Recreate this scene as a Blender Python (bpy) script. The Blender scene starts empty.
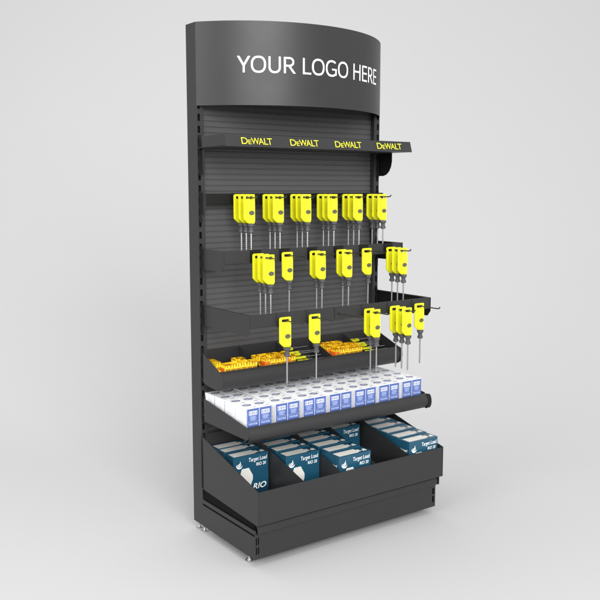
import bpy, bmesh, math, random
from mathutils import Vector, Matrix
from mathutils.geometry import tessellate_polygon
random.seed(4)
sc = bpy.context.scene
COL = sc.collection

# ------------------------------------------------------------------ camera
cam = bpy.data.objects.new('camera', bpy.data.cameras.new('camera'))
COL.objects.link(cam)
cam.location = (-1.74688, -3.28545, 1.51002)
cam.rotation_euler = (math.pi/2 - 0.13228, 0, -0.61991)
cam.data.lens = 36*838.268/600
cam.data.sensor_width = 36
cam.data.clip_end = 200
cam.data.clip_start = 0.05
sc.camera = cam

# ------------------------------------------------------------------ light
W_STR = 0.96
world = bpy.data.worlds.new('World'); sc.world = world
world.use_nodes = True
bg = world.node_tree.nodes['Background']
bg.inputs[0].default_value = (1, 1, 1, 1)
bg.inputs[1].default_value = W_STR

def area(name, loc, target, size, power, color=(1, 1, 1), sy=None):
    l = bpy.data.lights.new(name, 'AREA'); l.size = size; l.energy = power; l.color = color
    if sy: l.shape = 'RECTANGLE'; l.size_y = sy
    o = bpy.data.objects.new(name, l); COL.objects.link(o)
    o.location = loc
    d = Vector(target) - Vector(loc)
    o.rotation_euler = d.to_track_quat('-Z', 'Y').to_euler()
    return o
area('key_softbox', (-3.0, -9.2, 4.6), (0.5, 0.0, 1.1), 7.4, 1400, sy=5.0)
area('left_softbox', (-7.5, -1.6, 3.6), (0.0, -0.2, 1.0), 3.5, 290, sy=4.0)
area('added_top_fill', (0.4, -3.2, 6.8), (0.5, -0.6, 0.0), 3.6, 70)  # unseen fill, added to brighten the floor near the rack
area('added_floor_fill', (0.1, 1.6, 6.6), (0.0, 1.2, 0.0), 3.5, 110)  # unseen fill, added to lift the shadow on the floor behind the rack
sc.view_settings.view_transform = 'Standard'
sc.view_settings.look = 'None'
sc.view_settings.gamma = 1
sc.view_settings.use_curve_mapping = False
sc.view_settings.exposure = 0

# ------------------------------------------------------------------ materials
def srgb(r, g, b):
    f = lambda c: (c/255/12.92) if c/255 <= 0.04045 else ((c/255+0.055)/1.055)**2.4
    return (f(r), f(g), f(b), 1)

def mat(name, col, rough=0.5, metal=0.0, spec=0.5, noise=0.0, nscale=40, bump=0.0, bscale=400, coat=0.0, trans=0.0):
    m = bpy.data.materials.new(name); m.use_nodes = True
    nt = m.node_tree; b = nt.nodes['Principled BSDF']
    b.inputs['Base Color'].default_value = col
    b.inputs['Roughness'].default_value = rough
    b.inputs['Metallic'].default_value = metal
    b.inputs['Specular IOR Level'].default_value = spec
    b.inputs['Coat Weight'].default_value = coat
    b.inputs['Transmission Weight'].default_value = trans
    tc = nt.nodes.new('ShaderNodeTexCoord')
    if noise:
        n = nt.nodes.new('ShaderNodeTexNoise'); n.inputs['Scale'].default_value = nscale
        n.inputs['Detail'].default_value = 6
        nt.links.new(tc.outputs['Object'], n.inputs['Vector'])
        mx = nt.nodes.new('ShaderNodeMix'); mx.data_type = 'RGBA'
        mx.inputs[6].default_value = tuple(c*(1-noise) for c in col[:3])+(1,)
        mx.inputs[7].default_value = tuple(min(1, c*(1+noise)) for c in col[:3])+(1,)
        nt.links.new(n.outputs['Fac'], mx.inputs[0])
        nt.links.new(mx.outputs[2], b.inputs['Base Color'])
        mr = nt.nodes.new('ShaderNodeMapRange')
        mr.inputs['To Min'].default_value = max(0.02, rough-0.06); mr.inputs['To Max'].default_value = rough+0.06
        nt.links.new(n.outputs['Fac'], mr.inputs['Value']); nt.links.new(mr.outputs[0], b.inputs['Roughness'])
    if bump:
        n2 = nt.nodes.new('ShaderNodeTexNoise'); n2.inputs['Scale'].default_value = bscale
        nt.links.new(tc.outputs['Object'], n2.inputs['Vector'])
        bp = nt.nodes.new('ShaderNodeBump'); bp.inputs['Strength'].default_value = bump
        bp.inputs['Distance'].default_value = 0.001
        nt.links.new(n2.outputs['Fac'], bp.inputs['Height']); nt.links.new(bp.outputs[0], b.inputs['Normal'])
    return m

STEEL = mat('powder_coated_steel', srgb(42, 42, 43), 0.40, 0, 0.28, 0.05, 9, 0.12, 900)
PANEL = mat('panel_steel', srgb(69, 69, 70), 0.42, 0, 0.35, 0.05, 9, 0.12, 900)
VOID = mat('void_shade', (0.004, 0.004, 0.004, 1), 0.8, 0, 0.1, 0.05, 30)  # near-black colour standing in for shade in gaps and hollows
DARK = mat('dark_steel', srgb(44, 44, 45), 0.42, 0, 0.25, 0.05, 9)
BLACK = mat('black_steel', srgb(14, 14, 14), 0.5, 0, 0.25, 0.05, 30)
HOOKM = mat('hook_wire', srgb(44, 44, 45), 0.35, 0.3, 0.5, 0.05, 30)
CHROME = mat('zinc_plated', (0.62, 0.62, 0.63, 1), 0.28, 1.0, 0.5, 0.06, 60)
RODM = mat('drill_steel', (0.36, 0.36, 0.37, 1), 0.34, 0.85, 0.5, 0.05, 80)
COLLAR = mat('grey_collar', srgb(66, 66, 69), 0.45, 0, 0.5, 0.05, 90)
YEL = mat('yellow_plastic', (0.66, 0.645, 0.014, 1), 0.30, 0, 0.5, 0.03, 50, 0.05, 300)
OVAL = mat('grey_inlay', srgb(78, 78, 58), 0.5, 0, 0.5, 0.05, 90)
TXTW = mat('white_vinyl', (0.9, 0.9, 0.9, 1), 0.45, 0, 0.5, 0.02, 60)
TXTY = mat('yellow_vinyl', (0.66, 0.64, 0.03, 1), 0.45, 0, 0.5, 0.02, 60)
CARD = mat('white_carton', (0.83, 0.83, 0.84, 1), 0.5, 0, 0.5, 0.025, 60, 0.12, 500)
BLUE = mat('blue_print', srgb(72, 92, 150), 0.42, 0, 0.5, 0.04, 80)
BLUED = mat('pale_blue_print', srgb(150, 163, 200), 0.45, 0, 0.5, 0.04, 80)
GREYP = mat('grey_blue_print', srgb(104, 108, 132), 0.5, 0, 0.5, 0.12, 160)
FAINT = mat('faint_print', srgb(198, 201, 210), 0.5, 0, 0.5, 0.03, 80)
WARM = mat('pale_yellow_print', srgb(226, 218, 176), 0.5, 0, 0.5, 0.04, 80)
TEAL = mat('teal_carton', srgb(22, 70, 92), 0.36, 0, 0.5, 0.14, 25, 0.1, 500)
TEALD = mat('teal_carton_dark', srgb(16, 54, 74), 0.36, 0, 0.5, 0.10, 25)
STONE = mat('stone_grey_print', srgb(206, 204, 198), 0.5, 0, 0.5, 0.10, 30)
CASEY = mat('case_yellow', (0.90, 0.60, 0.02, 1), 0.35, 0, 0.5, 0.06, 60)
CASED = mat('case_amber', (0.34, 0.17, 0.008, 1), 0.4, 0, 0.5, 0.08, 60)
CASEO = mat('case_orange', (0.76, 0.13, 0.012, 1), 0.35, 0, 0.5, 0.08, 60)
FLOOR = mat('studio_backdrop', (0.43, 0.43, 0.43, 1), 0.9, 0, 0.0, 0.008, 0.8)

# ------------------------------------------------------------------ helpers
def link(name, me, parent=None, loc=(0, 0, 0)):
    o = bpy.data.objects.new(name, me); COL.objects.link(o); o.location = loc
    if parent: o.parent = parent
    return o
def tag(o, label=None, cat=None, group=None, kind=None):
    if label: o['label'] = label
    if cat: o['category'] = cat
    if group: o['group'] = group
    if kind: o['kind'] = kind
    return o
def thing(name, label, cat, loc=(0, 0, 0), group=None):
    return tag(link(name, None, None, loc), label, cat, group)
def finish(bm, name, mats, bevel=0.0, seg=2, smooth=False):
    if bevel:
        bmesh.ops.remove_doubles(bm, verts=bm.verts, dist=1e-6)
        es = [e for e in bm.edges if len(e.link_faces) == 2 and e.calc_face_angle(0) > 0.5]
        bmesh.ops.bevel(bm, geom=es, offset=bevel, segments=seg, affect='EDGES', profile=0.5, clamp_overlap=True)
    bmesh.ops.recalc_face_normals(bm, faces=bm.faces)
    me = bpy.data.meshes.new(name); bm.to_mesh(me); bm.free()
    for m in (mats if isinstance(mats, (list, tuple)) else [mats]): me.materials.append(m)
    if smooth:
        for p in me.polygons: p.use_smooth = True
        try: me.set_sharp_from_angle(angle=math.radians(35))
        except Exception: pass
    return me
def box(bm, x0, x1, y0, y1, z0, z1, mi=0):
    vs = [bm.verts.new((x, y, z)) for x in (x0, x1) for y in (y0, y1) for z in (z0, z1)]
    for f in ((0, 1, 3, 2), (4, 6, 7, 5), (0, 4, 5, 1), (2, 3, 7, 6), (0, 2, 6, 4), (1, 5, 7, 3)):
        fc = bm.faces.new([vs[i] for i in f]); fc.material_index = mi
def boxes(name, lst, m, parent=None, bevel=0.0012, loc=(0, 0, 0)):
    bm = bmesh.new()
    for b in lst:
        t = bmesh.new(); box(t, *b[:6]); mi = b[6] if len(b) > 6 else 0
        if bevel:
            bmesh.ops.bevel(t, geom=t.edges[:], offset=bevel, segments=2, affect='EDGES', clamp_overlap=True)
        for f in t.faces: f.material_index = mi
        me = bpy.data.meshes.new('tmp'); t.to_mesh(me); t.free(); bm.from_mesh(me); bpy.data.meshes.remove(me)
    return link(name, finish(bm, name, m), parent, loc)
def prism(bm, outer, holes, fn, t, mi=0):
    """extrude a flat outline with holes; fn maps (a,b,depth) to 3-D"""
    loops = [outer]+list(holes)
    pts = [p for l in loops for p in l]
    tris = tessellate_polygon([[Vector((p[0], p[1], 0)) for p in l] for l in loops])
    A = [bm.verts.new(fn(p[0], p[1], 0)) for p in pts]; B = [bm.verts.new(fn(p[0], p[1], t)) for p in pts]
    for a, b, c in tris:
        if len({a, b, c}) < 3: continue
        try:
            bm.faces.new((A[a], A[b], A[c])).material_index = mi; bm.faces.new((B[c], B[b], B[a])).material_index = mi
        except ValueError: pass
    k = 0
    for l in loops:
        n = len(l)
        for i in range(n):
            j = (i+1) % n
            bm.faces.new((A[k+i], A[k+j], B[k+j], B[k+i])).material_index = mi
        k += n
YZ = lambda x0: (lambda a, b, d: (x0+d, a, b))      # profile in y,z extruded along x
XZ = lambda y0: (lambda a, b, d: (a, y0-d, b))      # outline in x,z extruded towards the viewer
def plate_yz(name, prof, x0, t, m, parent, bevel=0.0008):
    if x0 > 0.9 and name in ('side_panel', 'bracket', 'side_flange'):          # right-hand plates reach back to the upright
        mx = max(p[0] for p in prof); prof = [(-0.0848 if p[0] > mx-1e-6 else p[0], p[1]) for p in prof]
    bm = bmesh.new(); prism(bm, prof, [], YZ(x0), t)
    bmesh.ops.dissolve_limit(bm, angle_limit=0.01, verts=bm.verts, edges=bm.edges)
    return link(name, finish(bm, name, m, bevel), parent)
def sheet(bm, prof, x0, x1, t):
    """thin bent sheet: open profile in (y,z), given thickness, along x"""
    n = len(prof); off = []
    for i in range(n):
        a = Vector(prof[max(0, i-1)]); b = Vector(prof[min(n-1, i+1)]); d = (b-a).normalized()
        off.append((prof[i][0]-d.y*t, prof[i][1]+d.x*t))
    prism(bm, list(prof)+off[::-1], [], YZ(x0), x1-x0)
def tube(bm, pts, r, n=8, mi=0):
    rings = []
    pts = [Vector(p) for p in pts]
    for i, p in enumerate(pts):
        d = (pts[min(i+1, len(pts)-1)]-pts[max(i-1, 0)]).normalized()
        u = d.orthogonal().normalized() if abs(d.x) > .9 else d.cross(Vector((1, 0, 0))).normalized()
        v = d.cross(u); rr = r[i] if isinstance(r, (list, tuple)) else r
        rings.append([bm.verts.new(p+(u*math.cos(2*math.pi*k/n)+v*math.sin(2*math.pi*k/n))*rr) for k in range(n)])
    for a, b in zip(rings, rings[1:]):
        for k in range(n): bm.faces.new((a[k], a[(k+1) % n], b[(k+1) % n], b[k])).material_index = mi
    bm.faces.new(rings[0][::-1]).material_index = mi; bm.faces.new(rings[-1]).material_index = mi
def arcpts(cx, cy, r, a0, a1, n):
    return [(cx+r*math.cos(math.radians(a0+(a1-a0)*i/n)), cy+r*math.sin(math.radians(a0+(a1-a0)*i/n))) for i in range(n+1)]

def text_bm(body, size=1.0, bold=0.0, shear=0.0, spacing=1.0):
    c = bpy.data.curves.new('t', 'FONT'); c.body = body; c.size = size; c.shear = shear
    c.space_character = spacing; c.offset = bold; c.resolution_u = 4; c.fill_mode = 'FRONT'
    o = bpy.data.objects.new('t', c); COL.objects.link(o)
    bpy.context.view_layer.update()
    me = bpy.data.meshes.new_from_object(o.evaluated_get(bpy.context.evaluated_depsgraph_get()))
    bpy.data.objects.remove(o); bpy.data.curves.remove(c)
    bm = bmesh.new(); bm.from_mesh(me); bpy.data.meshes.remove(me)
    return bm
def fit(bm, x0, x1, z0, z1):
    """scale flat text so that its box is exactly x0..x1, z0..z1 (in its own x,y)"""
    xs = [v.co.x for v in bm.verts]; ys = [v.co.y for v in bm.verts]
    ax, bx, ay, by = min(xs), max(xs), min(ys), max(ys)
    for v in bm.verts:
        v.co.x = x0+(v.co.x-ax)/(bx-ax)*(x1-x0); v.co.y = z0+(v.co.y-ay)/(by-ay)*(z1-z0)
def join(bm, other):
    me = bpy.data.meshes.new('j'); other.to_mesh(me); other.free(); bm.from_mesh(me); bpy.data.meshes.remove(me)

W = 1.02; PD = 0.084; H = 2.2; PY = -0.058

# ------------------------------------------------------------------ setting: seamless studio floor sweeping up
bm = bmesh.new()
FZ = -0.037; YB = 6.7; RC = 5.8
prof = [(-14.0, FZ), (-6, FZ), (0, FZ)] + [(YB-RC+RC*math.sin(a), FZ+RC-RC*math.cos(a)) for a in [math.pi/2*i/40 for i in range(41)]] + [(YB, 7), (YB, 12)]
# the sweep is turned to stand square to the photographer
ROT = Matrix.Rotation(-0.62, 4, 'Z')
vs = [[bm.verts.new(ROT @ Vector((x, y, z))) for (y, z) in prof] for x in (-16, 16)]
for i in range(len(prof)-1): bm.faces.new((vs[0][i], vs[1][i], vs[1][i+1], vs[0][i+1]))
o = link('floor', finish(bm, 'floor', FLOOR, smooth=True)); tag(o, 'pale grey seamless studio floor and backdrop', None, None, 'structure')

# ------------------------------------------------------------------ the rack
rack = thing('display_rack', 'tall dark grey retail display rack with curved white-lettered header, shelves, peg bars and bins', 'display rack')

# uprights: channels with real slots in the front face
def upright(x0, mirror=False):
    bm = bmesh.new(); t = 0.003; w = 0.034
    a, b = (0.0045, 0.0165) if not mirror else (w-0.0165, w-0.0045)
    box(bm, x0, x0+a, -PD, -PD+t, 0, H); box(bm, x0+b, x0+w, -PD, -PD+t, 0, H)
    z = 0.1445; prev = 0.0
    while z+0.03 < 2.16:
        box(bm, x0+a, x0+b, -PD, -PD+t, prev, z); prev = z+0.029; z += 0.05
    box(bm, x0+a, x0+b, -PD, -PD+t, prev, H)
    bmesh.ops.remove_doubles(bm, verts=bm.verts, dist=1e-5)
    box(bm, x0, x0+t, -PD+t, 0, 0, H); box(bm, x0+w-t, x0+w, -PD+t, 0, 0, H)
    box(bm, x0+t, x0+w-t, -t, 0, 0, H)
    return link('upright', finish(bm, 'upright', [STEEL]), rack)
upright(0); upright(W-0.034, True)
# black fill in each upright, in place of the shade behind its slots
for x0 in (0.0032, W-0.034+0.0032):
    boxes('upright_shade', [(x0, x0+0.0276, -PD+0.012, -0.0035, 0.05, H-0.02)], VOID, rack, 0)

# back panel with horizontal ribs
bm = bmesh.new(); prof = []
z = 0.15
while z < 2.19:
    prof += [(PY, z), (PY, z+0.0185), (PY+0.0035, z+0.0200), (PY+0.0035, z+0.0235)]; z += 0.025
prof += [(PY, 2.198)]
n = len(prof)
F = [[bm.verts.new((x, y, zz)) for (y, zz) in prof] for x in (0.0345, W-0.0345)]
for i in range(n-1): bm.faces.new((F[0][i], F[1][i], F[1][i+1], F[0][i+1]))
bk = [[bm.verts.new((x, PY+0.02, zz)) for zz in (0.15, 2.198)] for x in (0.0345, W-0.0345)]
bm.faces.new((bk[0][0], bk[0][1], bk[1][1], bk[1][0]))
bm.faces.new((F[0][0], bk[0][0], bk[1][0], F[1][0])); bm.faces.new((F[0][-1], F[1][-1], bk[1][1], bk[0][1]))
link('back_panel', finish(bm, 'back_panel', PANEL), rack)

# header: bowed sheet
s_ = 0.25; hw = W/2; R = (hw*hw+s_*s_)/(2*s_); CY = -PD-s_+R; TH = math.asin(hw/R)
def onarc(u, z, off=0.0):
    a = u/R; return (hw+(R+off)*math.sin(a), CY-(R+off)*math.cos(a), z)
bm = bmesh.new(); N = 72
rows = []
for off in (0, -0.003):
    rows.append([[bm.verts.new(onarc(-TH*R+2*TH*R*i/N, z, off)) for i in range(N+1)] for z in (1.857, 2.2)])
for i in range(N):
    bm.faces.new((rows[0][0][i], rows[0][0][i+1], rows[0][1][i+1], rows[0][1][i]))
    bm.faces.new((rows[1][0][i+1], rows[1][0][i], rows[1][1][i], rows[1][1][i+1]))
    for k in (0, 1): bm.faces.new((rows[0][k][i], rows[1][k][i], rows[1][k][i+1], rows[0][k][i+1]))
for i in (0, N): bm.faces.new((rows[0][0][i], rows[0][1][i], rows[1][1][i], rows[1][0][i]))
header = link('header_sign', finish(bm, 'header_sign', STEEL, smooth=True), rack)
bm = bmesh.new()                                              # lid behind the bowed face
pts = [onarc(-TH*R*0.985+2*TH*R*0.985*i/40, 0, -0.0032)[:2] for i in range(41)]
prism(bm, pts+[(W-0.037, PY-0.001), (0.037, PY-0.001)], [], lambda a, b, d: (a, b, 2.188-d), 0.003)
link('lid', finish(bm, 'lid', STEEL), header)
def ring(cx, cy, rx, ry, th, a0, a1, n=44, pw=0.86):
    """open or closed ring stroke of a slightly squared oval"""
    o1 = []; o2 = []
    for i in range(n+1):
        a = math.radians(a0+(a1-a0)*i/n); c_, s2 = math.cos(a), math.sin(a)
        f = lambda v: math.copysign(abs(v)**pw, v)
        o1.append((cx+rx*f(c_), cy+ry*f(s2))); o2.append((cx+(rx-th)*f(c_), cy+(ry-th)*f(s2)))
    return [[o1[i], o1[i+1], o2[i+1], o2[i]] for i in range(n)]
def bar(x0, y0, x1, y1, th=0.12):
    d = Vector((x1-x0, y1-y0)).normalized(); nrm = Vector((-d.y, d.x))*th/2
    return [[(x0+nrm.x, y0+nrm.y), (x1+nrm.x, y1+nrm.y), (x1-nrm.x, y1-nrm.y), (x0-nrm.x, y0-nrm.y)]]
def rc(x0, x1, y0, y1): return [[(x0, y0), (x1, y0), (x1, y1), (x0, y1)]]
T_ = 0.116
GL = {  # cap height 1; (advance, quads)
 'Y': (0.80, [[(0.0, 1), (0.145, 1), (0.395, 0.545), (0.395, 0.41), (0.335, 0.41)], [(0.79, 1), (0.65, 1), (0.395, 0.545), (0.395, 0.41), (0.455, 0.41)], *rc(0.335, 0.455, 0, 0.41)]),
 'O': (1.01, ring(0.47, 0.5, 0.45, 0.52, T_, 0, 360)),
 'U': (0.94, rc(0.06, 0.06+T_, 0.36, 1)+rc(0.76-T_+0.04, 0.80, 0.36, 1)+ring(0.43, 0.36, 0.37, 0.38, T_, 180, 360, 24, 0.9)),
 'R': (0.86, rc(0.06, 0.06+T_, 0, 1)+rc(0.06+T_, 0.40, 1-T_*.92, 1)+rc(0.06+T_, 0.42, 0.415, 0.415+T_*.9)+ring(0.40, 0.7075, 0.30, 0.2925, T_*.95, -90, 90, 20, 0.95)+[[(0.34, 0.415), (0.47, 0.435), (0.80, 0), (0.645, 0)]]),
 'L': (0.66, rc(0.06, 0.06+T_, 0, 1)+rc(0.06+T_, 0.62, 0, T_*.92)),
 'G': (0.97, ring(0.48, 0.5, 0.46, 0.52, T_, 47, 312)+rc(0.76, 0.76+T_*.95, 0.075, 0.49)+rc(0.50, 0.76, 0.49-T_*.85, 0.49)),
 'H': (0.96, rc(0.06, 0.06+T_, 0, 1)+rc(0.70, 0.70+T_, 0, 1)+rc(0.06+T_, 0.70, 0.47, 0.47+T_*.9)),
 'E': (0.80, rc(0.06, 0.06+T_, 0, 1)+rc(0.06+T_, 0.68, 0, T_*.92)+rc(0.06+T_, 0.66, 0.46, 0.46+T_*.9)+rc(0.06+T_, 0.68, 1-T_*.92, 1)),
}
def word_bm(word):
    t = bmesh.new(); x = 0
    for ch in word:
        adv, qs = GL[ch]
        for q in qs: t.faces.new([t.verts.new((x+p[0], p[1], 0)) for p in q])
        x += adv
    return t
HT = [('YOUR', -0.410, -0.160), ('LOGO', -0.127, 0.117), ('HERE', 0.155, 0.392)]
for word, u0, u1 in HT:
    bm = word_bm(word); fit(bm, u0, u1, 1.9895, 2.0585)
    u = -0.412
    while u < 0.4:                                            # cut into narrow strips so the letters follow the bow
        bmesh.ops.bisect_plane(bm, geom=bm.verts[:]+bm.edges[:]+bm.faces[:], plane_co=(u, 0, 0), plane_no=(1, 0, 0)); u += 0.008
    bmesh.ops.remove_doubles(bm, verts=bm.verts, dist=1e-5)
    for v in bm.verts: v.co = Vector(onarc(v.co.x, v.co.y, 0.0006))
    link('lettering', finish(bm, 'lettering', TXTW), header)

# ---- base
base = boxes('base', [(0.004, W-0.004, -0.50, -0.087, 0.012, 0.105)], STEEL, rack, 0)
def slotted_front(x0):
    pass
for x0 in (0.0, W-0.003):                                       # side foot plates under each upright
    bm = bmesh.new()
    prism(bm, [(-PD-0.0005, 0), (-0.519, 0), (-0.519, 0.096), (-PD-0.0005, 0.096)], [], YZ(x0), 0.003)
    boxes('foot_rail', [(x0-0.0005, x0+0.006, -0.524, -PD-0.001, 0.106, 0.124)], STEEL, base, 0.001)
    link('side_plate', finish(bm, 'side_plate', STEEL, 0.0008), base)
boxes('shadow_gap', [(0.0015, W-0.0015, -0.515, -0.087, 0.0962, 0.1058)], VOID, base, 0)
plate_yz('gap_shade', [(-0.508, 0.1285), (-0.508, 0.1545), (-0.0875, 0.1745), (-0.0875, 0.1285)], 0.005, W-0.010, VOID, base, 0)  # black block standing in for the shade between base and bin
boxes('base_deck', [(0.008, W-0.008, -0.515, -0.087, 0.1245, 0.128)], BLACK, base, 0)  # deck coloured black for the shade under the bin
bm = bmesh.new()                                              # kick plate: face with slots at both ends, rolled top
slots = []
for z0 in (0.022, 0.062):
    for xa in (0.0035, 0.0135, W-0.0195):
        w_ = 0.006 if xa < 0.5 else 0.013
        slots.append([(xa, z0), (xa+w_, z0), (xa+w_, z0+0.030), (xa, z0+0.030)])
prism(bm, [(-0.001, 0), (W+0.001, 0), (W+0.001, 0.107), (-0.001, 0.107)], slots, XZ(-0.5195), 0.003)
link('kick_plate', finish(bm, 'kick_plate', STEEL), base)
bm = bmesh.new()
sheet(bm, [(-0.5225, 0.1075), (-0.530, 0.1085), (-0.5325, 0.113), (-0.5305, 0.128), (-0.5265, 0.139), (-0.519, 0.144), (-0.50, 0.145)], 0.008, W+0.004, -0.0025)
link('top_trim', finish(bm, 'top_trim', STEEL, smooth=True), base)
for xx in (0.0035, W-0.03): boxes('slot_shade', [(xx, xx+0.0265, -0.5155, -0.5035, 0.004, 0.0955)], VOID, base, 0)  # black blocks in place of the shade inside the kick plate slots
boxes('end_clip', [(W+0.0045, W+0.017, -0.534, -0.512, 0.108, 0.146)], BLACK, base, 0.003)
for (x, y) in ((0.02, -0.012), (0.02, -0.062), (0.02, -0.445), (W-0.02, -0.012), (W-0.02, -0.062), (W-0.02, -0.445)):
    bm = bmesh.new()
    tube(bm, [(x, y, FZ+0.0005), (x, y, FZ+0.006), (x, y, FZ+0.0065), (x, y, FZ+0.012), (x, y, FZ+0.0125), (x, y, 0.012)],
         [0.016, 0.016, 0.011, 0.010, 0.0055, 0.0055], 20)
    link('levelling_foot', finish(bm, 'levelling_foot', CHROME, smooth=True), base)

# ---- top tray with the lip that carries the yellow lettering
tray = link('shelf', None, rack); tray['label'] = 'top shelf tray with yellow lettering on its lip'
boxes('shelf_board', [(0.002, W-0.002, -0.316, -0.0605, 1.6800, 1.6830)], STEEL, tray, 0.0006)
LIPA = (-0.3215, 1.680); LIPB = (-0.3065, 1.728)
bm = bmesh.new(); sheet(bm, [LIPA, LIPB], 0.001, W-0.001, -0.0025)
link('lip', finish(bm, 'lip', STEEL, 0.0006), tray)
for x0 in (0.0, W-0.0025):
    plate_yz('side_flange', [(-0.128, 1.6835), (-0.319, 1.6835), (-0.3055, 1.728), (-0.128, 1.728)], x0, 0.0025, STEEL, tray)
    xb = 0.017 if x0 < .5 else x0-0.001
    pr = [(-PD-0.0008, 1.6799), (-0.180, 1.6799), (-0.180, 1.640), (-0.174, 1.615), (-0.160, 1.592), (-0.140, 1.577), (-0.118, 1.571), (-PD-0.0008, 1.571)]
    if x0 < .5: pr = [(-PD-0.0005, 1.6799), (-0.112, 1.6799), (-0.112, 1.585), (-0.104, 1.571), (-PD-0.0005, 1.571)]
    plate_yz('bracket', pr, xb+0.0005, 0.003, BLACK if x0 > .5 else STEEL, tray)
lipd = Vector((0, LIPB[0]-LIPA[0], LIPB[1]-LIPA[1])).normalized(); lipn = Vector((0, -lipd.z, lipd.y))
for x0 in (0.078, 0.321, 0.562, 0.805):
    bm = bmesh.new()
    for ch, a, b, z0, z1 in (('D', 0, .030, 0.010, 0.038), ('E', .033, .048, 0.010, 0.029), ('W', .048, .086, 0.010, 0.038), ('A', .083, .109, 0.010, 0.038), ('L', .111, .129, 0.010, 0.038), ('T', .126, .151, 0.010, 0.038)):
        t = text_bm(ch, 1, -0.001); fit(t, x0+a, x0+b, z0, z1); join(bm, t)
    for v in bm.verts:
        p = Vector((0, LIPA[0], LIPA[1]))+lipd*v.co.y+lipn*0.0031; v.co = Vector((v.co.x, p.y, p.z))
    link('lettering', finish(bm, 'lettering', TXTY), tray)

# ---- three peg bars, stepping forward
EX = [0.205+0.15*k for k in range(6)]                          # right edge of what hangs on each hook
BARS = [('top', -0.115, 1.488, -0.283, 0.045), ('middle', -0.265, 1.250, -0.427, 0.050), ('bottom', -0.465, 1.003, -0.622, 0.052)]
for nm, by, zt, tip, bh in BARS:
    bar = link('peg_bar', None, rack); bar['label'] = nm+' peg bar'
    boxes('crossbar', [(0.0205, W-0.0035, by, by+0.010, zt-bh, zt)], BLACK if nm == 'top' else DARK, bar, 0.0012)
    for x0 in (0.0, W-0.003):
        d = 0.088
        xp = 0.017 if x0 < .5 else x0; yb = -PD-0.0008 if x0 < .5 else -0.104
        pr = [(yb, zt), (by-0.001, zt), (by-0.001, zt-bh-0.012), (by+min(.018, (-PD-by)*.3), zt-d), (yb, zt-d)]
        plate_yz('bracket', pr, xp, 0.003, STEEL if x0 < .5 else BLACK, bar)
        if nm != 'top':
            bx0 = 0.0205 if x0 < .5 else W-0.0125
            boxes('top_flange', [(bx0, bx0+0.009, by+0.0105, -PD-0.002, zt-0.004, zt-0.001)], BLACK, bar, 0)
    for e in EX:
        hx = e-0.030; hz = {'top': 1.4705, 'middle': 1.2215, 'bottom': 0.9735}[nm]
        bm = bmesh.new()
        tube(bm, [(hx, by-0.001, hz), (hx, tip+0.014, hz+0.0005), (hx, tip+0.004, hz+0.003), (hx, tip, hz+0.009)], 0.0028, 8)
        tube(bm, [(hx-0.012, by-0.001, hz+0.002), (hx-0.012, by-0.014, hz+0.002), (hx-0.003, by-0.030, hz+0.0005)], 0.0022, 6)
        hk = link('hook', finish(bm, 'hook', HOOKM, smooth=True), bar)
        boxes('hook_plate', [(hx-0.027, hx+0.027, by-0.0035, by-0.0005, zt-bh-0.006, zt+0.001)], BLACK if nm != 'bottom' else DARK, hk, 0.001)

# ---- slanted bin shelf (five compartments)
bs = link('bin_shelf', None, rack); bs['label'] = 'shallow sloping bin shelf with dividers'
SIDE = [(-0.110, 0.794), (-0.246, 0.737), (-0.262, 0.733), (-0.274, 0.722), (-0.279, 0.703), (-0.276, 0.682), (-0.262, 0.662), (-0.240, 0.651), (-0.175, 0.655), (-0.130, 0.660), (-0.110, 0.668)]
for x0 in (-0.001, W-0.002):
    plate_yz('side_panel', SIDE, x0, 0.003, STEEL, bs)
bm = bmesh.new()
sheet(bm, [(-0.0605, 0.800), (-0.0605, 0.700), (-0.075, 0.682), (-0.130, 0.664), (-0.175, 0.659), (-0.240, 0.655), (-0.260, 0.665), (-0.2725, 0.684), (-0.2755, 0.703), (-0.271, 0.720), (-0.260, 0.730), (-0.247, 0.734)], 0.0022, W-0.0022, 0.002)
link('tray', finish(bm, 'tray', STEEL, smooth=True), bs)
plate_yz('end_cap', [(p[0]-0.0012, p[1]) for p in SIDE[1:9]]+[(-0.225, 0.655), (-0.225, 0.735)], W-0.016, 0.0138, BLACK, bs, 0)
for x in (0.212, 0.412, 0.612, 0.812):
    plate_yz('divider', [(-0.064, 0.794), (-0.245, 0.731), (-0.245, 0.662), (-0.064, 0.700)], x, 0.002, STEEL, bs)

# ---- flat shelf with rolled lip
fs = link('flat_shelf', None, rack); fs['label'] = 'flat shelf with rounded front lip'
boxes('shelf_board', [(0.004, W-0.004, -0.452, -0.0605, 0.514, 0.518)], STEEL, fs, 0.0006)
RL = [(-0.452, 0.540), (-0.462, 0.539), (-0.472, 0.533), (-0.479, 0.523), (-0.482, 0.508), (-0.479, 0.493), (-0.471, 0.481), (-0.458, 0.474), (-0.440, 0.472), (-0.428, 0.474)]
bm = bmesh.new(); sheet(bm, RL, 0.0035, W, 0.002)
link('lip', finish(bm, 'lip', STEEL, smooth=True), fs)
plate_yz('end_cap', [(-0.4655+0.0178*math.cos(a), 0.5060+0.0335*math.sin(a)) for a in [2*math.pi*i/28 for i in range(28)]], W-0.018, 0.020, BLACK, fs, 0.002)
plate_yz('side_panel', [(-0.110, 0.593), (-0.452, 0.546), (-0.466, 0.541), (-0.476, 0.530), (-0.4815, 0.510), (-0.476, 0.497), (-0.462, 0.491), (-0.110, 0.490)], 0.0, 0.003, STEEL, fs)
plate_yz('side_panel', [(-0.110, 0.593), (-0.440, 0.541), (-0.440, 0.491), (-0.110, 0.490)], W-0.003, 0.003, STEEL, fs)

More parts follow.
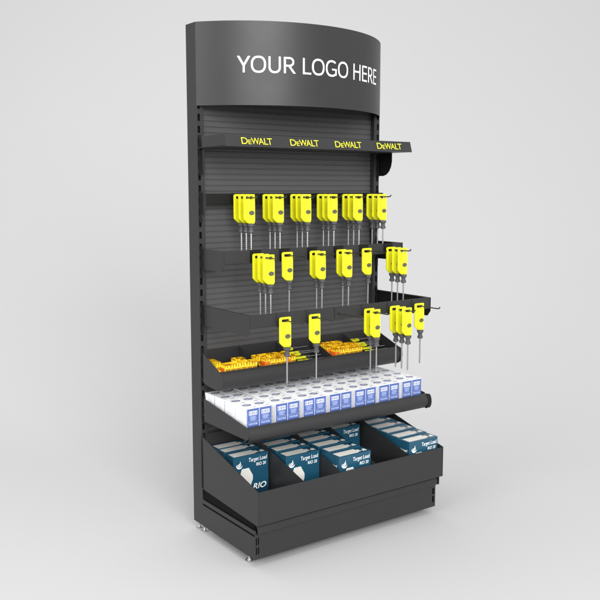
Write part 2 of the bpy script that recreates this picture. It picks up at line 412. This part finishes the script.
# ---- deep bottom bin
bb = link('deep_bin', None, rack); bb['label'] = 'deep bottom bin with slanted sides and dividers'
zf = lambda y: 0.424-(0.424-0.301)*((-y)-0.086)/(0.560-0.086)
SB = [(-0.112, zf(-0.112)), (-0.560, 0.301), (-0.560, 0.158), (-0.112, 0.1795)]
for x0 in (-0.009, W+0.006): plate_yz('side_panel', SB, x0, 0.003, STEEL, bb)
boxes('front_panel', [(-0.0058, W+0.0058, -0.560, -0.557, 0.158, 0.300)], STEEL, bb, 0.0008)
bm = bmesh.new(); sheet(bm, [(-0.088, 0.424), (-0.088, 0.1815), (-0.5565, 0.160)], -0.0055, W+0.0055, 0.002)
link('tray', finish(bm, 'tray', STEEL), bb)
for x in (0.222, 0.422, 0.616, 0.817):
    plate_yz('divider', [(-0.092, zf(-0.092)-0.002), (-0.555, 0.297), (-0.555, 0.164), (-0.092, 0.185)], x, 0.002, STEEL, bb)

# black strips over the upright slots, standing in for shadowed gaps at the brackets
def shade_tabs(parent, z0, z1):
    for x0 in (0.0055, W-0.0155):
        boxes('shade_tab', [(x0, x0+0.0105, -0.092, -PD-0.0012, z0, z1)], BLACK, parent, 0.0008)
shade_tabs(tray, 1.565, 1.735); 
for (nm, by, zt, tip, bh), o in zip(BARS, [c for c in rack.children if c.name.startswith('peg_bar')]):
    shade_tabs(o, zt-0.125, zt+0.012)
shade_tabs(bs, 0.655, 0.815); shade_tabs(fs, 0.480, 0.600); shade_tabs(bb, 0.130, 0.43)

# ------------------------------------------------------------------ hanging drill bits
def ellipse(cx, cz, a, b, n=18): return [(cx+a*math.cos(2*math.pi*i/n), cz+b*math.sin(2*math.pi*i/n)) for i in range(n)]
def drill_meshes():
    T = 0.014
    w = 0.0555
    out = [(0, -0.009), (0, -0.103), (0.003, -0.108), (0.019, -0.1225), (0.024, -0.1245), (0.049, -0.1265), (0.0535, -0.123), (w, -0.112), (w, -0.004), (0.054, -0.001), (0.051, 0.0)]
    out += [(0.009+0.009*math.cos(a), -0.009+0.009*math.sin(a)) for a in [math.pi/2+math.pi/2*i/5 for i in range(5)]]
    hole = [(0.010, -0.0105), (0.010, -0.0165), (0.0135, -0.0205), (0.0445, -0.0205), (0.0475, -0.017), (0.0475, -0.0115), (0.044, -0.0085), (0.013, -0.0085)]
    bm = bmesh.new(); prism(bm, out, [hole], XZ(0.0015), 0.0055)
    # thicker grip in front of the plate
    g = bmesh.new()
    gp = [(0.0165, -0.027), (0.0165, -0.117), (0.021, -0.1225), (0.049, -0.1245), (0.0530, -0.121), (0.0542, -0.112), (0.0542, -0.027), (0.052, -0.0245), (0.019, -0.0245)]
    prism(g, gp, [], XZ(-0.0042), 0.005)
    bmesh.ops.recalc_face_normals(g, faces=g.faces)
    es = [e for e in g.edges if all(abs(v.co.y+0.0008) > 0.002 and v.co.y < -0.003 for v in e.verts) and len(e.link_faces) == 2 and e.calc_face_angle(0) > .5]
    bmesh.ops.bevel(g, geom=es, offset=0.0022, segments=2, affect='EDGES')
    join(bm, g)
    me1 = finish(bm, 'handle', YEL, smooth=True)
    bm = bmesh.new()
    el = ellipse(0.0360, -0.0795, 0.0140, 0.0098)
    prism(bm, el, [], XZ(0.0088+0.0), 0.0006)
    for v in bm.verts: v.co.y -= 0.0179
    me2 = finish(bm, 'thumb_catch', OVAL)
    bm = bmesh.new(); cx = 0.0375
    tube(bm, [(cx, -0.001, z) for z in (-0.1262, -0.1262, -0.136, -0.139, -0.141, -0.152, -0.154, -0.163, -0.166)],
         [0.010, 0.0155, 0.0145, 0.0105, 0.0095, 0.0095, 0.0125, 0.0125, 0.007], 16)
    me3 = finish(bm, 'collar', COLLAR, smooth=True)
    bm = bmesh.new()
    zs = [-0.1655]+[-0.17-0.003*i for i in range(36)]+[-0.279, -0.284]
    tube(bm, [(cx, -0.001, z) for z in zs], [0.0036]+[0.0036 if i % 3 else 0.0031 for i in range(36)]+[0.0034, 0.0006], 10)
    me4 = finish(bm, 'drill_rod', RODM, smooth=True)
    return me1, me2, me3, me4
DM = drill_meshes()
def drill(loc, label, group, rot=(0, 0, 0)):
    t = thing('drill_bit', label, 'drill bit', loc, group); t.rotation_euler = rot
    h = link('handle', DM[0], t); link('thumb_catch', DM[1], h); link('collar', DM[2], t); link('drill_rod', DM[3], t)
    return t
ORD = ['leftmost', 'second', 'third', 'fourth', 'fifth', 'rightmost']
HO = ['first hook from the left', 'second hook from the left', 'third hook from the left', 'fourth hook from the left', 'fifth hook from the left', 'rightmost hook']
DEP = {1: ['lone'], 2: ['rear', 'front'], 3: ['rearmost', 'middle', 'frontmost']}
CNT = [[3, 3, 3, 3, 3, 3], [3, 1, 2, 2, 1, 3], [1, 1, 0, 2, 3, 1]]
TOPZ = [1.4855, 1.2365, 0.9885]
for b, (nm, by, zt, tip, bh) in enumerate(BARS):
    for k in range(6):
        n = CNT[b][k]
        for i in range(n):
            y = by-0.025-0.040*i
            lab = 'yellow-handled drill bit, %s on the %s, %s peg bar' % (DEP[n][i], HO[k], nm)
            drill((EX[k]-0.0605, y, TOPZ[b]-0.0015*k/5*1.5), lab, 'drill bits hanging on the peg hooks', (0, 0, random.uniform(-.02, .02)))

# ------------------------------------------------------------------ white cartons with blue fronts
def carton_meshes():
    w, d, h = 0.0615, 0.0862, 0.0945
    bm = bmesh.new(); box(bm, 0, w, -d, 0, 0, h)
    body = finish(bm, 'carton', CARD, 0.0008)
    # front print: blue field with white blocks and bars
    bm = bmesh.new(); e = 0.0003
    def rect(x0, x1, z0, z1, mi, l=0):
        box(bm, x0, x1, -d-e-0.0003*l, -d+0.0001-0.0, z0, z1, mi)
    rect(0.0016, w-0.0008, 0.0025, h-0.003, 0)
    rect(0.011, w-0.010, 0.064, 0.081, 3, 1)
    x = 0.0135
    for a in (0.007, 0.004, 0.008, 0.006, 0.005):
        rect(x, x+a*.55, 0.0675, 0.0775, 0, 2); x += a+0.0018
    for zz, a, b in ((0.0575, .014, .047), (0.0535, .018, .044), (0.0495, .014, .049), (0.0455, .020, .041), (0.0415, .016, .046)):
        rect(a, b, zz, zz+0.0022, 2, 1)
    rect(0.0030, w-0.0025, 0.0355, 0.0366, 2, 1)
    rect(0.009, w-0.009, 0.0225, 0.0305, 2, 1)
    x = 0.012
    for a in (0.006, 0.005, 0.009, 0.005):
        rect(x, x+a*.6, 0.0245, 0.0285, 0, 2); x += a+0.003
    front = finish(bm, 'front_print', [BLUE, TXTW, BLUED, FAINT])
    bm = bmesh.new()
    up = lambda z0: (lambda a, b, dd: (a, b, z0+dd))
    prism(bm, ellipse(w*.52, -d*.42, 0.0215, 0.0150), [], up(h-0.0001), 0.0004, 0)
    for yy in (-0.004, 0.0015): prism(bm, [(w*.30, -d*.42+yy), (w*.70, -d*.42+yy), (w*.70, -d*.42+yy+.002), (w*.30, -d*.42+yy+.002)], [], up(h+0.0002), 0.0004, 1)
    prism(bm, [(0.010, -0.079), (0.028, -0.079), (0.028, -0.072), (0.010, -0.072)], [], up(h-0.0001), 0.0004, 2)
    prism(bm, [(0.034, -0.080), (0.052, -0.080), (0.052, -0.075), (0.034, -0.075)], [], up(h-0.0001), 0.0004, 0)
    for k in range(5): prism(bm, [(0.012+0.008*k, -0.013), (0.0165+0.008*k, -0.013), (0.0165+0.008*k, -0.008), (0.012+0.008*k, -0.008)], [], up(h-0.0001), 0.0004, 0 if k % 2 else 1)
    for yy in (-0.058, -0.062, -0.066):
        prism(bm, [(0.016, yy), (0.046, yy), (0.046, yy+.0022), (0.016, yy+.0022)], [], up(h-0.0001), 0.0004, 1)
    prism(bm, [(0.0022, -d+0.003), (0.0040, -d+0.003), (0.0040, -0.003), (0.0022, -0.003)], [], up(h-0.0001), 0.0004, 1)
    top = finish(bm, 'top_print', [GREYP, FAINT, WARM])
    bm = bmesh.new()                                              # left side: faint text lines and a blue edge
    def srect(y0, y1, z0, z1, mi): box(bm, -0.0004, 0.0001, y0, y1, z0, z1, mi)
    for zz in (0.078, 0.072, 0.060, 0.054, 0.048, 0.036, 0.030):
        srect(-0.070+random.uniform(0, .012), -0.018-random.uniform(0, .012), zz, zz+0.0022, 0)
    srect(-d+0.0002, -d+0.0022, 0.002, h-0.002, 1)
    side = finish(bm, 'side_print', [FAINT, BLUE])
    return body, front, top, side
CM = carton_meshes()
NUM = ['first', 'second', 'third', 'fourth', 'fifth', 'sixth', 'seventh', 'eighth', 'ninth', 'tenth', 'eleventh', 'twelfth', 'thirteenth', 'fourteenth']
ROWN = ['front row', 'second row from the front', 'third row from the front', 'back row']
for c in range(14):
    for r in range(4):
        x = 0.020+(c//2)*0.1430+(c % 2)*0.0625+random.uniform(-.0005, .0005)
        y = -0.0845-0.0868*(3-r)-random.uniform(0, .0005)
        pos = 'leftmost' if c == 0 else 'rightmost' if c == 13 else NUM[c]+' from the left'
        t = thing('carton', 'white carton with blue front, %s, %s' % (pos, ROWN[r]), 'carton', (x, y, 0.5185), 'white cartons in rows on the flat shelf')
        t.rotation_euler = (0, 0, random.uniform(-.012, .012))
        b = link('carton_body', CM[0], t)
        link('front_print', CM[1], t); link('top_print', CM[2], t); link('side_print', CM[3], t)

# ------------------------------------------------------------------ teal cartons
def teal_meshes():
    w, d, h = 0.180, 0.0735, 0.188
    bm = bmesh.new(); box(bm, 0, w, -d, 0, 0, h)
    body = finish(bm, 'teal_body', TEAL, 0.001)
    up = lambda z0: (lambda a, b, dd: (a, b, z0+dd))
    fr = lambda l: XZ(-d-0.0+0.0001-0.0002*l)
    bm = bmesh.new()                                          # top: stone grey panel with notched end
    prism(bm, [(0.010, -d+0.010), (0.118, -d+0.010), (0.124, -d+0.018), (0.140, -d+0.018), (0.140, -0.030), (0.126, -0.030), (0.126, -0.014), (0.010, -0.014)], [], up(h-0.0001), 0.0004)
    prism(bm, [(0.148, -d+0.016), (0.171, -d+0.016), (0.171, -0.034), (0.158, -0.034), (0.158, -0.044), (0.148, -0.044)], [], up(h-0.0001), 0.0004)
    top = finish(bm, 'top_print', STONE)
    def front_text(s, x0, x1, z0, z1, bold, sh):
        t = text_bm(s, 1, bold, sh); fit(t, x0, x1, z0, z1)
        for v in t.verts: v.co = Vector((v.co.x, -d-0.0007, v.co.y))
        return finish(t, 'lettering', TXTW)
    texts = [front_text(*a) for a in (('Target Load', 0.078, 0.172, 0.152, 0.175, .0, .12), ('RIO 20', 0.116, 0.166, 0.134, 0.148, .006, .12), ('RIO', 0.098, 0.168, 0.030, 0.056, .015, .25))]
    bm = bmesh.new()
    # swirl emblem: two crescents
    for (cx, cz, r, a0, a1, th) in ((0.030, 0.151, 0.016, 165, 350, 0.0065), (0.029, 0.155, 0.0105, 200, 375, 0.0045), (0.026, 0.162, 0.0105, 215, 400, .0040)):
        n = 16; o1 = []; o2 = []
        for i in range(n+1):
            a = math.radians(a0+(a1-a0)*i/n); k = math.sin(math.pi*i/n)
            o1.append((cx+r*math.cos(a), cz+r*math.sin(a))); o2.append((cx+(r-th*k-.0006)*math.cos(a), cz+(r-th*k-.0006)*math.sin(a)))
        for i in range(n):
            f = bm.faces.new([bm.verts.new((p[0], p[1], 0)) for p in (o1[i], o1[i+1], o2[i+1], o2[i])])
    for v in bm.verts: v.co = Vector((v.co.x, -d-0.0007, v.co.y))
    emb = finish(bm, 'emblem', TXTW)
    sm = bmesh.new()
    for s, a, b, z0, z1 in (('Target Load', 0.012, 0.060, 0.136, 0.150), ('RIO 20', 0.022, 0.056, 0.118, 0.131)):
        t = text_bm(s, 1, .02, 0.1); fit(t, a, b, z0, z1); join(sm, t)
    for v in sm.verts: v.co = Vector((-0.0005, -v.co.x, v.co.y))
    for v in sm.verts: v.co.y = -d-v.co.y                       # reads left to right seen from the left side
    lett = finish(sm, 'side_lettering', TXTW)
    bm = bmesh.new()                                          # pale angular panel on the front
    prism(bm, [(0.034, 0.056), (0.028, 0.086), (0.042, 0.132), (0.078, 0.132), (0.098, 0.096), (0.098, 0.078), (0.088, 0.052)], [], XZ(-d+0.0001), 0.0005)
    pan = finish(bm, 'front_panel', STONE)
    bm = bmesh.new(); prism(bm, [(0.001, 0.002), (w-0.001, 0.002), (w-0.001, 0.030), (0.110, 0.038), (0.070, 0.004)], [], XZ(-d+0.0001), 0.0003)
    low = finish(bm, 'lower_band', TEALD)
    return body, top, lett, pan, low, texts, emb
TM = teal_meshes()
TC = [(0.035, -0.296, 3), (0.238, -0.400, 4), (0.432, -0.525, 6), (0.625, -0.212, 2), (0.829, -0.542, 6)]
CN = ['leftmost', 'second', 'middle', 'fourth', 'rightmost']
for ci, (x, yf, n) in enumerate(TC):
    for i in range(n):
        y = yf+0.0735+0.0755*i+random.uniform(-.0006, .0006)
        if y > -0.092+0.0005: 
            y = min(y, -0.092)
        zz = 0.1815-(-0.088-(y-0.0735))*(0.1815-0.160)/0.4685+0.003
        pos = 'front one' if i == 0 else 'back one' if i == n-1 else ['', 'second', 'third', 'fourth', 'fifth'][i]+' from the front'
        t = thing('shot_carton', 'teal carton, %s in the %s compartment of the deep bin' % (pos, CN[ci]), 'carton', (x+random.uniform(-.001, .001), y, 0.1645 if False else zz), 'teal cartons filed in the deep bin')
        link('carton_body', TM[0], t); link('top_print', TM[1], t); link('side_lettering', TM[2], t); link('emblem', TM[6], t); link('front_panel', TM[3], t)
        for q in TM[5]: link('lettering', q, t)
        link('lower_band', TM[4], t)

# ------------------------------------------------------------------ small yellow cases in the bin shelf
def case_meshes():
    w, d, h = 0.0262, 0.040, 0.094
    bm = bmesh.new(); box(bm, 0, w, -d, 0, 0, h-0.014)
    body = finish(bm, 'case_body', CASEY, 0.0015)
    bm = bmesh.new(); box(bm, 0.0012, w-0.0012, -d+0.0012, -0.0012, h-0.0138, h)
    # recess in the cap
    f = max(bm.faces, key=lambda f: f.calc_center_median().z)
    r = bmesh.ops.inset_region(bm, faces=[f], thickness=0.004); bmesh.ops.translate(bm, verts=f.verts, vec=(0, 0, -0.006))
    cap = finish(bm, 'cap', CASEY)
    bm = bmesh.new()
    box(bm, 0.0015, w-0.0015, -d-0.0008, -d+0.0001, 0.058, 0.0725, 0)
    box(bm, 0.0112, w-0.0112, -d-0.0004, -d+0.0013, 0.0765, 0.0915, 0)
    box(bm, 0.0014, 0.0036, -d-0.0004, -d+0.0013, 0.0765, 0.0915, 0)
    win = finish(bm, 'window', CASED)
    bm = bmesh.new(); box(bm, -0.0008, 0.0001, -d+0.004, -0.004, 0.008, h-0.018)
    side = finish(bm, 'side_label', CASEO)
    bm = bmesh.new(); box(bm, 0, w, -d, 0, 0, h-0.014)
    body2 = finish(bm, 'case_body', CASEO, 0.0015)
    return body, cap, win, side, body2
KM = case_meshes()
fz = lambda y: 0.6600+max(0, (-y-0.262))*0 + max(0, (0.24+y))*0.055
def case(x, y, label, orange=False, lift=0.0):
    t = thing('plastic_case', label, 'case', (x, y, fz(y-0.04)+0.0065+lift), 'small yellow cases in the sloping bin shelf')
    t.rotation_euler = (random.uniform(-.01, .01), 0, random.uniform(-.03, .03))
    link('case_body', KM[4] if orange else KM[0], t); link('cap', KM[1], t); link('window', KM[2], t)
    link('side_label', KM[3], t)
PO = ['leftmost', 'second', 'third', 'fourth', 'fifth', 'sixth', 'seventh']
def row(x0, y, n, where, rown, orange=(), lift=0.0):
    for i in range(n):
        p = 'leftmost' if i == 0 else 'rightmost' if i == n-1 else PO[i]+' from the left'
        if n == 1: p = 'lone'
        o = i in orange
        case(x0+0.0275*i, y, 'small %s case, %s in the %s row of the %s compartment' % ('orange' if o else 'yellow', p, rown, where), o, lift)
row(0.040, -0.190, 6, 'leftmost', 'front')
row(0.020, -0.146, 1, 'leftmost', 'middle', (), 0.002)
row(0.118, -0.146, 2, 'leftmost', 'middle pair', (0,), 0.004)
row(0.022, -0.102, 1, 'leftmost', 'back', (0,))
row(0.247, -0.190, 6, 'second', 'front', (0, 4))
row(0.224, -0.142, 7, 'second', 'middle', (1,), 0.003)
row(0.640, -0.190, 6, 'fourth', 'front', (0,))
row(0.622, -0.145, 7, 'fourth', 'middle', (0, 2), 0.004)
row(0.618, -0.100, 5, 'fourth', 'back', (0, 1), 0.006)

# drill bits lying in the third and fifth compartments, handles to the left
def lying(x, y, z, label, yaw=0.0, tilt=0.0):
    drill((x, y, z), label, 'drill bits lying in the sloping bin shelf', (math.radians(90)*0, 0, 0))
def lie(x, y, z, yaw, roll, label):
    t = thing('drill_bit', label, 'drill bit', (x, y, z), 'drill bits lying in the sloping bin shelf')
    # local -z (rod direction) points along +x, plate lies nearly flat
    t.rotation_euler = (Matrix.Rotation(yaw, 3, 'Z') @ Matrix.Rotation(math.radians(-90), 3, 'Y') @ Matrix.Rotation(roll, 3, 'Z')).to_euler()
    t.scale = (0.58, 0.58, 0.58)
    h = link('handle', DM[0], t); link('thumb_catch', DM[1], h); link('collar', DM[2], t); link('drill_rod', DM[3], t)
for j, (cx, where) in enumerate(((0.420, 'middle'), (0.822, 'rightmost'))):
    for i, (dy, dz, yw, rl) in enumerate(((-0.100, 0.755, 0.03, 1.45), (-0.135, 0.748, -0.05, 1.7), (-0.165, 0.741, 0.06, 1.5), (-0.195, 0.733, -0.02, 1.62), (-0.222, 0.722, 0.02, 1.57))):
        lie(cx+0.002+0.012*random.random(), dy, dz, yw*.5, rl, 'drill bit lying on its side, %s in the %s compartment' % (['rearmost', 'second from the back', 'middle one', 'second from the front', 'frontmost'][i], where))
